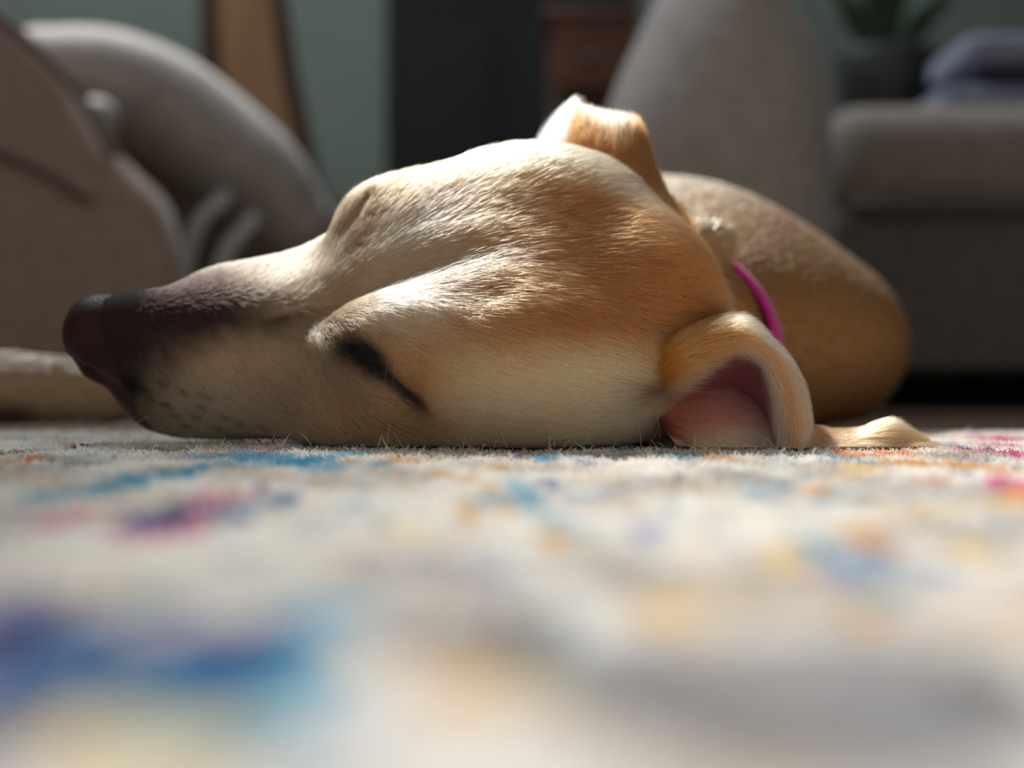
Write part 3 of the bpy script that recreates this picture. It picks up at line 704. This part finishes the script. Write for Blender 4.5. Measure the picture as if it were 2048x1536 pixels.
def tan_color(Gd):
    n = Gd.shape[0]*Gd.shape[1]; c = np.tile(srgb(178, 112, 58), (n, 1)); return mixc(c, C_CREAM, .5*fbm(Gd.reshape(-1, 3), 60, 5))
def far_color(Gd):
    nu, nv, _ = Gd.shape; v = np.linspace(0, 1, nv)[None, :].repeat(nu, 0).ravel(); u = np.linspace(0, 1, nu)[:, None].repeat(nv, 1).ravel()
    c = np.tile(srgb(164, 96, 46), (nu*nv, 1)); c = mixc(c, srgb(226, 222, 216), 1 - smoothstep(.26, .40, v))  # white left part is sky light on that face, put into the colour
    return mixc(c, srgb(222, 196, 164), .8*np.exp(-(((v - .6)/.16)**2 + ((u - .75)/.16)**2)))  # lit patch near the top of the ear, painted in
shells = []
def face(Gd, ax):
    n = grid_normals(Gd); return 1 if (n*np.asarray(ax)).sum(-1).mean() > 0 else -1
FE = dict(EN=face(EN[:, 25:45], (0, -1, 0)), EL=face(EL, (0, -1, 0)), ET=face(ET, (0, 0, 1)), EF=face(EF, (0, -1, 0)))
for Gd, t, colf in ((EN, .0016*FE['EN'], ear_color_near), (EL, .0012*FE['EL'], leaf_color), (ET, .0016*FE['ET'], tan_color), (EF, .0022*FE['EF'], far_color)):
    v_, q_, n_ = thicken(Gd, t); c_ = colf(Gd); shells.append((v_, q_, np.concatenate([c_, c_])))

# ---- assemble the dog: one body mesh
dog = empty('dog', (0.05, 0.05, 0.0))
dog_off = np.array([0.05, 0.05, 0.0])
m_skin = mat_attr('coat_undercolour', rough=.85, spec=.2, bump=.35)
m_nose = mat_attr('nose_leather', rough=.5, spec=.16, bump=.6, bscale=900)
m_ear = mat_attr('ear_skin', rough=.7, spec=.25, bump=.25, sss=.3)
AV = [V]; AQ = [Q]; AC = [np.where((nose_w > .5)[:, None], C_NOSE, vcol)]; AM = [np.where(nose_face, 1, 0)]; off = len(V)
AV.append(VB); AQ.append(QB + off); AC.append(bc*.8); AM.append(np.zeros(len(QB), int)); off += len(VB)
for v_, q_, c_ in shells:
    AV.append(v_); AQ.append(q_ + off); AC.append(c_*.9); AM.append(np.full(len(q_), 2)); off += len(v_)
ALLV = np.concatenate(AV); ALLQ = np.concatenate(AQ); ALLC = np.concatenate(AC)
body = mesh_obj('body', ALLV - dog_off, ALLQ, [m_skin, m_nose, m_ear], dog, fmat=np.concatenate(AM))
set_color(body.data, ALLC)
tag(dog, 'sleeping tan dog with dark muzzle and magenta collar lying on the rug', 'dog')

# ---- fur
def hair_obj(name, roots, dirs, norms, length, lift, color, radius, mat, parent, off, npts=5, curl=0.0, tipn=0.12):
    n = len(roots); length = np.broadcast_to(length, (n,)); lift = np.broadcast_to(lift, (n,)); radius = np.broadcast_to(radius, (n,))
    s = np.linspace(0, 1, npts)[None, :, None]
    T = dirs[:, None, :]*length[:, None, None]; U = norms[:, None, :]*length[:, None, None]
    pts = roots[:, None, :] - norms[:, None, :]*0.0003 + T*s + U*(lift[:, None, None]*(1.5*s - 0.9*s*s))
    if curl:
        side = np.cross(dirs, norms)[:, None, :]*length[:, None, None]
        ph = rng.uniform(0, 6.28, (n, 1, 1)); pts = pts + side*(curl*np.sin(s*3.0 + ph) - curl*np.sin(ph)) + U*(curl*.7*(np.cos(s*2.5 + ph) - np.cos(ph)))
    pts[..., 2] = np.maximum(pts[..., 2], 0.0004) if curl == 0 else pts[..., 2]
    cv = bpy.data.hair_curves.new(name); cv.add_curves([npts]*n)
    cv.attributes['position'].data.foreach_set('vector', (pts - off).astype(np.float32).ravel())
    ra = cv.attributes.get('radius') or cv.attributes.new('radius', 'FLOAT', 'POINT')
    rr = radius[:, None]*np.interp(np.linspace(0, 1, npts), [0, .55, 1], [1, .85, tipn])[None, :]
    ra.data.foreach_set('value', rr.astype(np.float32).ravel())
    ca = cv.attributes.new('col', 'FLOAT_COLOR', 'CURVE')
    c4 = np.ones((n, 4), np.float32); c4[:, :3] = color; ca.data.foreach_set('color', c4.ravel())
    cv.materials.append(mat)
    o = bpy.data.objects.new(name, cv); link(o, parent); o['kind'] = 'stuff'
    return o

def sample_quads(V, Q, wt, n):
    a = np.linalg.norm(np.cross(V[Q[:, 2]] - V[Q[:, 0]], V[Q[:, 3]] - V[Q[:, 1]]), axis=1)*wt
    fi = rng.choice(len(Q), n, p=a/a.sum()); r1 = rng.random(n); r2 = rng.random(n)
    w = np.stack([(1-r1)*(1-r2), r1*(1-r2), r1*r2, (1-r1)*r2], 1)
    return fi, w
def bary(X, Q, fi, w): return (X[Q[fi]]*w[..., None]).sum(1)

def mat_hair(name, rough=.45, trans=.35, sat=1.0):
    m = bpy.data.materials.new(name); m.use_nodes = True; nt = m.node_tree; nt.nodes.clear()
    out = nt.nodes.new('ShaderNodeOutputMaterial'); a = nt.nodes.new('ShaderNodeAttribute'); a.attribute_name = 'col'
    b = nt.nodes.new('ShaderNodeBsdfPrincipled'); b.inputs['Roughness'].default_value = rough; b.inputs['Specular IOR Level'].default_value = .35
    t = nt.nodes.new('ShaderNodeBsdfTranslucent'); mx = nt.nodes.new('ShaderNodeMixShader'); mx.inputs[0].default_value = trans
    nt.links.new(a.outputs['Color'], b.inputs['Base Color']); nt.links.new(a.outputs['Color'], t.inputs['Color'])
    nt.links.new(b.outputs[0], mx.inputs[1]); nt.links.new(t.outputs[0], mx.inputs[2]); nt.links.new(mx.outputs[0], out.inputs['Surface'])
    return m
def mat_fur(name, rough=.38, radial=.55):
    m = bpy.data.materials.new(name); m.use_nodes = True; nt = m.node_tree; nt.nodes.clear()
    out = nt.nodes.new('ShaderNodeOutputMaterial'); a = nt.nodes.new('ShaderNodeAttribute'); a.attribute_name = 'col'
    b = nt.nodes.new('ShaderNodeBsdfHairPrincipled'); b.parametrization = 'COLOR'
    b.inputs['Roughness'].default_value = rough; b.inputs['Radial Roughness'].default_value = radial
    nt.links.new(a.outputs['Color'], b.inputs['Color']); nt.links.new(b.outputs[0], out.inputs['Surface'])
    return m
m_fur = mat_fur('fur_strands')

def flow(W, Nrm):
    """Lie of the coat: away from the nose along the muzzle, parting at the bridge, then fanning back over skull and cheek."""
    hc = to_head(W); l = hc[:, 1] + 10*smoothstep(60, 115, hc[:, 0])
    sg = np.tanh(l/7.0)
    f1 = np.stack([np.ones(len(W)), sg*0.95, -0.1*np.abs(sg)], 1)
    r = hc - np.array([88, -8, 0]); r[:, 1] *= 1.15; r[:, 2] *= .5; f2 = r/(np.linalg.norm(r, axis=1, keepdims=True) + 1e-9)
    w = smoothstep(85, 135, hc[:, 0])[:, None]
    f = f1/np.linalg.norm(f1, axis=1, keepdims=True)*(1-w) + f2*w
    d = f[:, :1]*A_ + f[:, 1:2]*L_ + f[:, 2:3]*D_
    d = d - (d*Nrm).sum(1, keepdims=True)*Nrm
    return d/(np.linalg.norm(d, axis=1, keepdims=True) + 1e-9)

NH = 190000
cenF = V[Q].mean(1); nF = N[Q].mean(1)
wt = np.where(nF[:, 1] < 0.35, 1.0, 0.25)*(hcV[Q].mean(1)[:, 0] < 262)*np.where(cenF[:, 1] > .1, .3, 1)*np.where(cenF[:, 2] < .0015, .1, 1)*np.where(nose_face, 0, 1)
fi, w = sample_quads(V, Q, wt, NH)
R_ = bary(V, Q, fi, w); Nn = bary(N, Q, fi, w); Nn /= np.linalg.norm(Nn, axis=1, keepdims=True)
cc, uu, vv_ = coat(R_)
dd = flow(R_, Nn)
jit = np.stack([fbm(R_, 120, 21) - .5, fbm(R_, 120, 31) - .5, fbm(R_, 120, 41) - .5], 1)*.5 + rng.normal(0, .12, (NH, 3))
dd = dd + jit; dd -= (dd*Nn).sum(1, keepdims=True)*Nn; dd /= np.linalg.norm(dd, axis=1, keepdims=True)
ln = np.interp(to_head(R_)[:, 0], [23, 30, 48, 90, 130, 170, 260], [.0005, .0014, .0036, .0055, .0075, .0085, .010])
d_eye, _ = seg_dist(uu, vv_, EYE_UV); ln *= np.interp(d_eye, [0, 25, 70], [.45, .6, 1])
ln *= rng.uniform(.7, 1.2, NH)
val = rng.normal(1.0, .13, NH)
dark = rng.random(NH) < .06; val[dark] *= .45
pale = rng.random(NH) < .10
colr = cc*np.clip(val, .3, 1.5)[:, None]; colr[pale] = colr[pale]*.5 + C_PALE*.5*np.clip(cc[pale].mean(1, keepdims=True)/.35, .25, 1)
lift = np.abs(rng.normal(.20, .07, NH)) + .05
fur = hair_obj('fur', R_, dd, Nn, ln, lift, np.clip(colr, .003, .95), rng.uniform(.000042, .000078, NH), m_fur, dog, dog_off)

# ---- collar
cpts = []
ca_, cb_ = np.array([40., 50, 36]), np.array([78., 160, 38]); ax_ = (cb_ - ca_)/np.linalg.norm(cb_ - ca_)
cc_ = ca_ + ax_*103; rr0 = 34 + (44 - 36)*103/np.linalg.norm(cb_ - ca_) + 5.5
e1 = np.cross(ax_, [0, 0, 1.]); e1 /= np.linalg.norm(e1); e2 = np.cross(e1, ax_)
nseg = 72; cv_, cf_ = [], []
prof = [(-10, 0), (-10, 2), (-8, 3), (8, 3), (10, 2), (10, 0)]
for k in range(nseg):
    th = 2*math.pi*k/nseg; d_ = math.cos(th)*e1 + math.sin(th)*e2
    for (t_, r_) in prof:
        q_ = (cc_ + ax_*t_ + d_*(rr0 + r_))/1000; q_[2] = max(q_[2], .0012); cv_.append(q_)
m_ = len(prof)
for k in range(nseg):
    for j in range(m_): cf_.append((k*m_ + j, k*m_ + (j+1) % m_, ((k+1) % nseg)*m_ + (j+1) % m_, ((k+1) % nseg)*m_ + j))
collar = mesh_obj('collar', np.array(cv_) - dog_off, cf_, fab('magenta_webbing', (190, 20, 130), 14, scale=500), dog)
collar['label'] = 'magenta webbing collar'

# ---- fur on the ears
def ear_hair(name, Gd, colf, n, sel, dirf, length, lift, flip=1):
    nu, nv, _ = Gd.shape; Vv = Gd.reshape(-1, 3); Qq = grid_quads(nu, nv); Ng = grid_normals(Gd).reshape(-1, 3)*flip
    uu = np.linspace(0, 1, nu)[:, None].repeat(nv, 1).ravel(); vv = np.linspace(0, 1, nv)[None, :].repeat(nu, 0).ravel()
    cs = colf(Gd); wq = sel(uu, vv)[Qq].mean(1)
    fi, w = sample_quads(Vv, Qq, wq, n)
    R0 = bary(Vv, Qq, fi, w); n0 = bary(Ng, Qq, fi, w); n0 /= np.linalg.norm(n0, axis=1, keepdims=True); c0 = bary(cs, Qq, fi, w)
    u0 = (uu[Qq[fi]]*w).sum(1); v0 = (vv[Qq[fi]]*w).sum(1)
    du = np.gradient(Gd, axis=0).reshape(-1, 3); dv = np.gradient(Gd, axis=1).reshape(-1, 3)
    du /= np.linalg.norm(du, axis=1, keepdims=True) + 1e-9; dv /= np.linalg.norm(dv, axis=1, keepdims=True) + 1e-9
    a, b = dirf(u0, v0); d0 = bary(du, Qq, fi, w)*a[:, None] + bary(dv, Qq, fi, w)*b[:, None] + rng.normal(0, .13, (n, 3))
    d0 -= (d0*n0).sum(1, keepdims=True)*n0; d0 /= np.linalg.norm(d0, axis=1, keepdims=True) + 1e-9
    vl = np.clip(rng.normal(1.05, .15, n), .4, 1.5); dk = rng.random(n) < .05; vl[dk] *= .5
    return R0, d0, n0, length(u0, v0)*rng.uniform(.7, 1.25, n), np.abs(rng.normal(lift, lift*.4, n)), np.clip(c0*vl[:, None], .003, .95)
parts = []
one = lambda u, v: np.ones_like(u)
parts.append(ear_hair('e', EN, ear_color_near, 26000, lambda u, v: smoothstep(.05, .15, v)*(1 - smoothstep(.70, .80, v)), lambda u, v: (np.ones_like(u), .35*(v - .35)*4*(1 - .5*u) + 1.1*smoothstep(.58, .68, v)*(1 - smoothstep(.5, .8, u))), lambda u, v: .0085 + .004*np.exp(-((v - .68)/.1)**2), .20, FE['EN']))
parts.append(ear_hair('e', EL, leaf_color, 2600, one, lambda u, v: (.55 + 0*u, .8 + 0*u), lambda u, v: .010 + .004*v, .16, FE['EL']))
parts.append(ear_hair('e', ET, tan_color, 14000, one, lambda u, v: (np.ones_like(u), .15 + 0*u), lambda u, v: .010 + 0*u, .12, FE['ET']))
parts.append(ear_hair('e', EF, far_color, 9000, one, lambda u, v: (np.ones_like(u), 0*u), lambda u, v: .009 + 0*u, .15, FE['EF']))
R0, d0, n0, l0, f0, c0 = [np.concatenate(x) for x in zip(*parts)]
ef = hair_obj('ear_fur', R0, d0, n0, l0, f0, c0, rng.uniform(.00006, .0001, len(R0)), m_fur, dog, dog_off)

# ---- coarse hair on the trunk and leg (out of focus)
nB = 60000
cB = VB[QB].mean(1); nQ = NB[QB].mean(1)
fi, w = sample_quads(VB, QB, np.where((nQ[:, 1] < .5) & (cB[:, 2] > .002), 1.0, .02), nB)
R0 = bary(VB, QB, fi, w); n0 = bary(NB, QB, fi, w); n0 /= np.linalg.norm(n0, axis=1, keepdims=True); c0 = bary(bc, QB, fi, w)
d0 = np.tile([.25, 1.0, -.2], (nB, 1)); lg = R0[:, 0] < -.03; d0[lg] = [-1, .1, 0]
d0 = d0 + rng.normal(0, .15, (nB, 3)); d0 -= (d0*n0).sum(1, keepdims=True)*n0; d0 /= np.linalg.norm(d0, axis=1, keepdims=True)
hair_obj('trunk_fur', R0, d0, n0, rng.uniform(.006, .010, nB), .09, np.clip(c0*rng.uniform(.8, 1.2, (nB, 1)), 0, .95), .00022, m_fur, dog, dog_off, npts=4)

# ---- whiskers and lashes
wr, wd, wn, wl_ = [], [], [], []
def whisk(px, py, y, dx, dy, dz, L): wr.append(P(px, py, y)); wd.append(np.array([dx, dy, dz])/np.linalg.norm([dx, dy, dz])); wn.append(np.array([.2, -.3, .9])); wl_.append(L)
for a in ((838, 690, -.020, -.15, -.4, -1, .017), (795, 700, -.019, -.1, -.3, -1, .012), (770, 760, -.021, .2, -.5, .9, .008), (1320, 875, -.004, -.25, -.3, 1, .022), (1390, 890, -.006, -.4, -.3, .9, .015), (1300, 890, -.006, .4, -.3, .8, .010),
          (330, 850, .02, -.4, -.4, -.4, .020), (400, 862, .015, .3, -.5, .3, .018), (300, 830, .026, -.6, -.2, -.5, .022)): whisk(*a)
hair_obj('whiskers', np.array(wr), np.array(wd), np.array(wn), np.array(wl_), .25, np.tile(srgb(226, 206, 170), (len(wr), 1)), .00006, m_fur, dog, dog_off, npts=8, curl=.06)

# ---- rug pile: wool fibres where the rug is near focus
m_wool = mat_hair('wool_fibres', .6, .3)
nP = 290000
yy = RNG_Y = rng.uniform(-.46, .20, nP*3); xx = rng.uniform(-.60, .60, nP*3)
keep = (np.abs(xx) < (DCAM + yy)*.36 + .03) | (rng.random(nP*3) < .30)
dens = np.interp(yy, [-.46, -.30, -.12, -.02, .05, .20], [.25, .35, .8, 1, 1, .6]); keep &= rng.random(nP*3) < dens
xy = np.c_[xx, yy][keep][:nP]; n = len(xy)
r0 = np.c_[xy, rug_height(xy)]
az = rng.uniform(0, 2*math.pi, n); d0 = np.c_[np.cos(az), np.sin(az), np.zeros(n)]; n0 = np.tile([0, 0, 1.0], (n, 1))
tall = rng.random(n) < .012
ln = rng.uniform(.0016, .0030, n); ln[tall] *= 1.8
cw = rug_color(xy)*np.clip(rng.normal(1.2, .10, n), .7, 1.5)[:, None]
pile = hair_obj('pile', r0, d0*.55, n0, ln, rng.uniform(.5, 1.3, n), np.clip(cw, 0, .95), rng.uniform(.00009, .00016, n), m_wool, rug, RUG_OFF, npts=5, curl=.16, tipn=.5)

# ---- stray hairs shed along the cheek, lying on the rug
sr, sd_, sl = [], [], []
for k in range(46):
    px_ = rng.uniform(380, 1600); py_ = rng.uniform(893, 905); g = ground(px_, py_)
    sr.append((g[0], g[1], .0012)); a = rng.uniform(0, math.pi); sd_.append((math.cos(a)*.6, -.2, abs(rng.normal(.5, .4)))); sl.append(rng.uniform(.003, .007))
sd_ = np.array(sd_); sd_ /= np.linalg.norm(sd_, axis=1, keepdims=True)
hs = hair_obj('shed_hairs', np.array(sr), sd_, np.tile([0, 0, 1.], (46, 1)), np.array(sl), .3, np.tile(srgb(232, 216, 190), (46, 1)), .00007, m_wool, rug, RUG_OFF, npts=7, curl=.12)
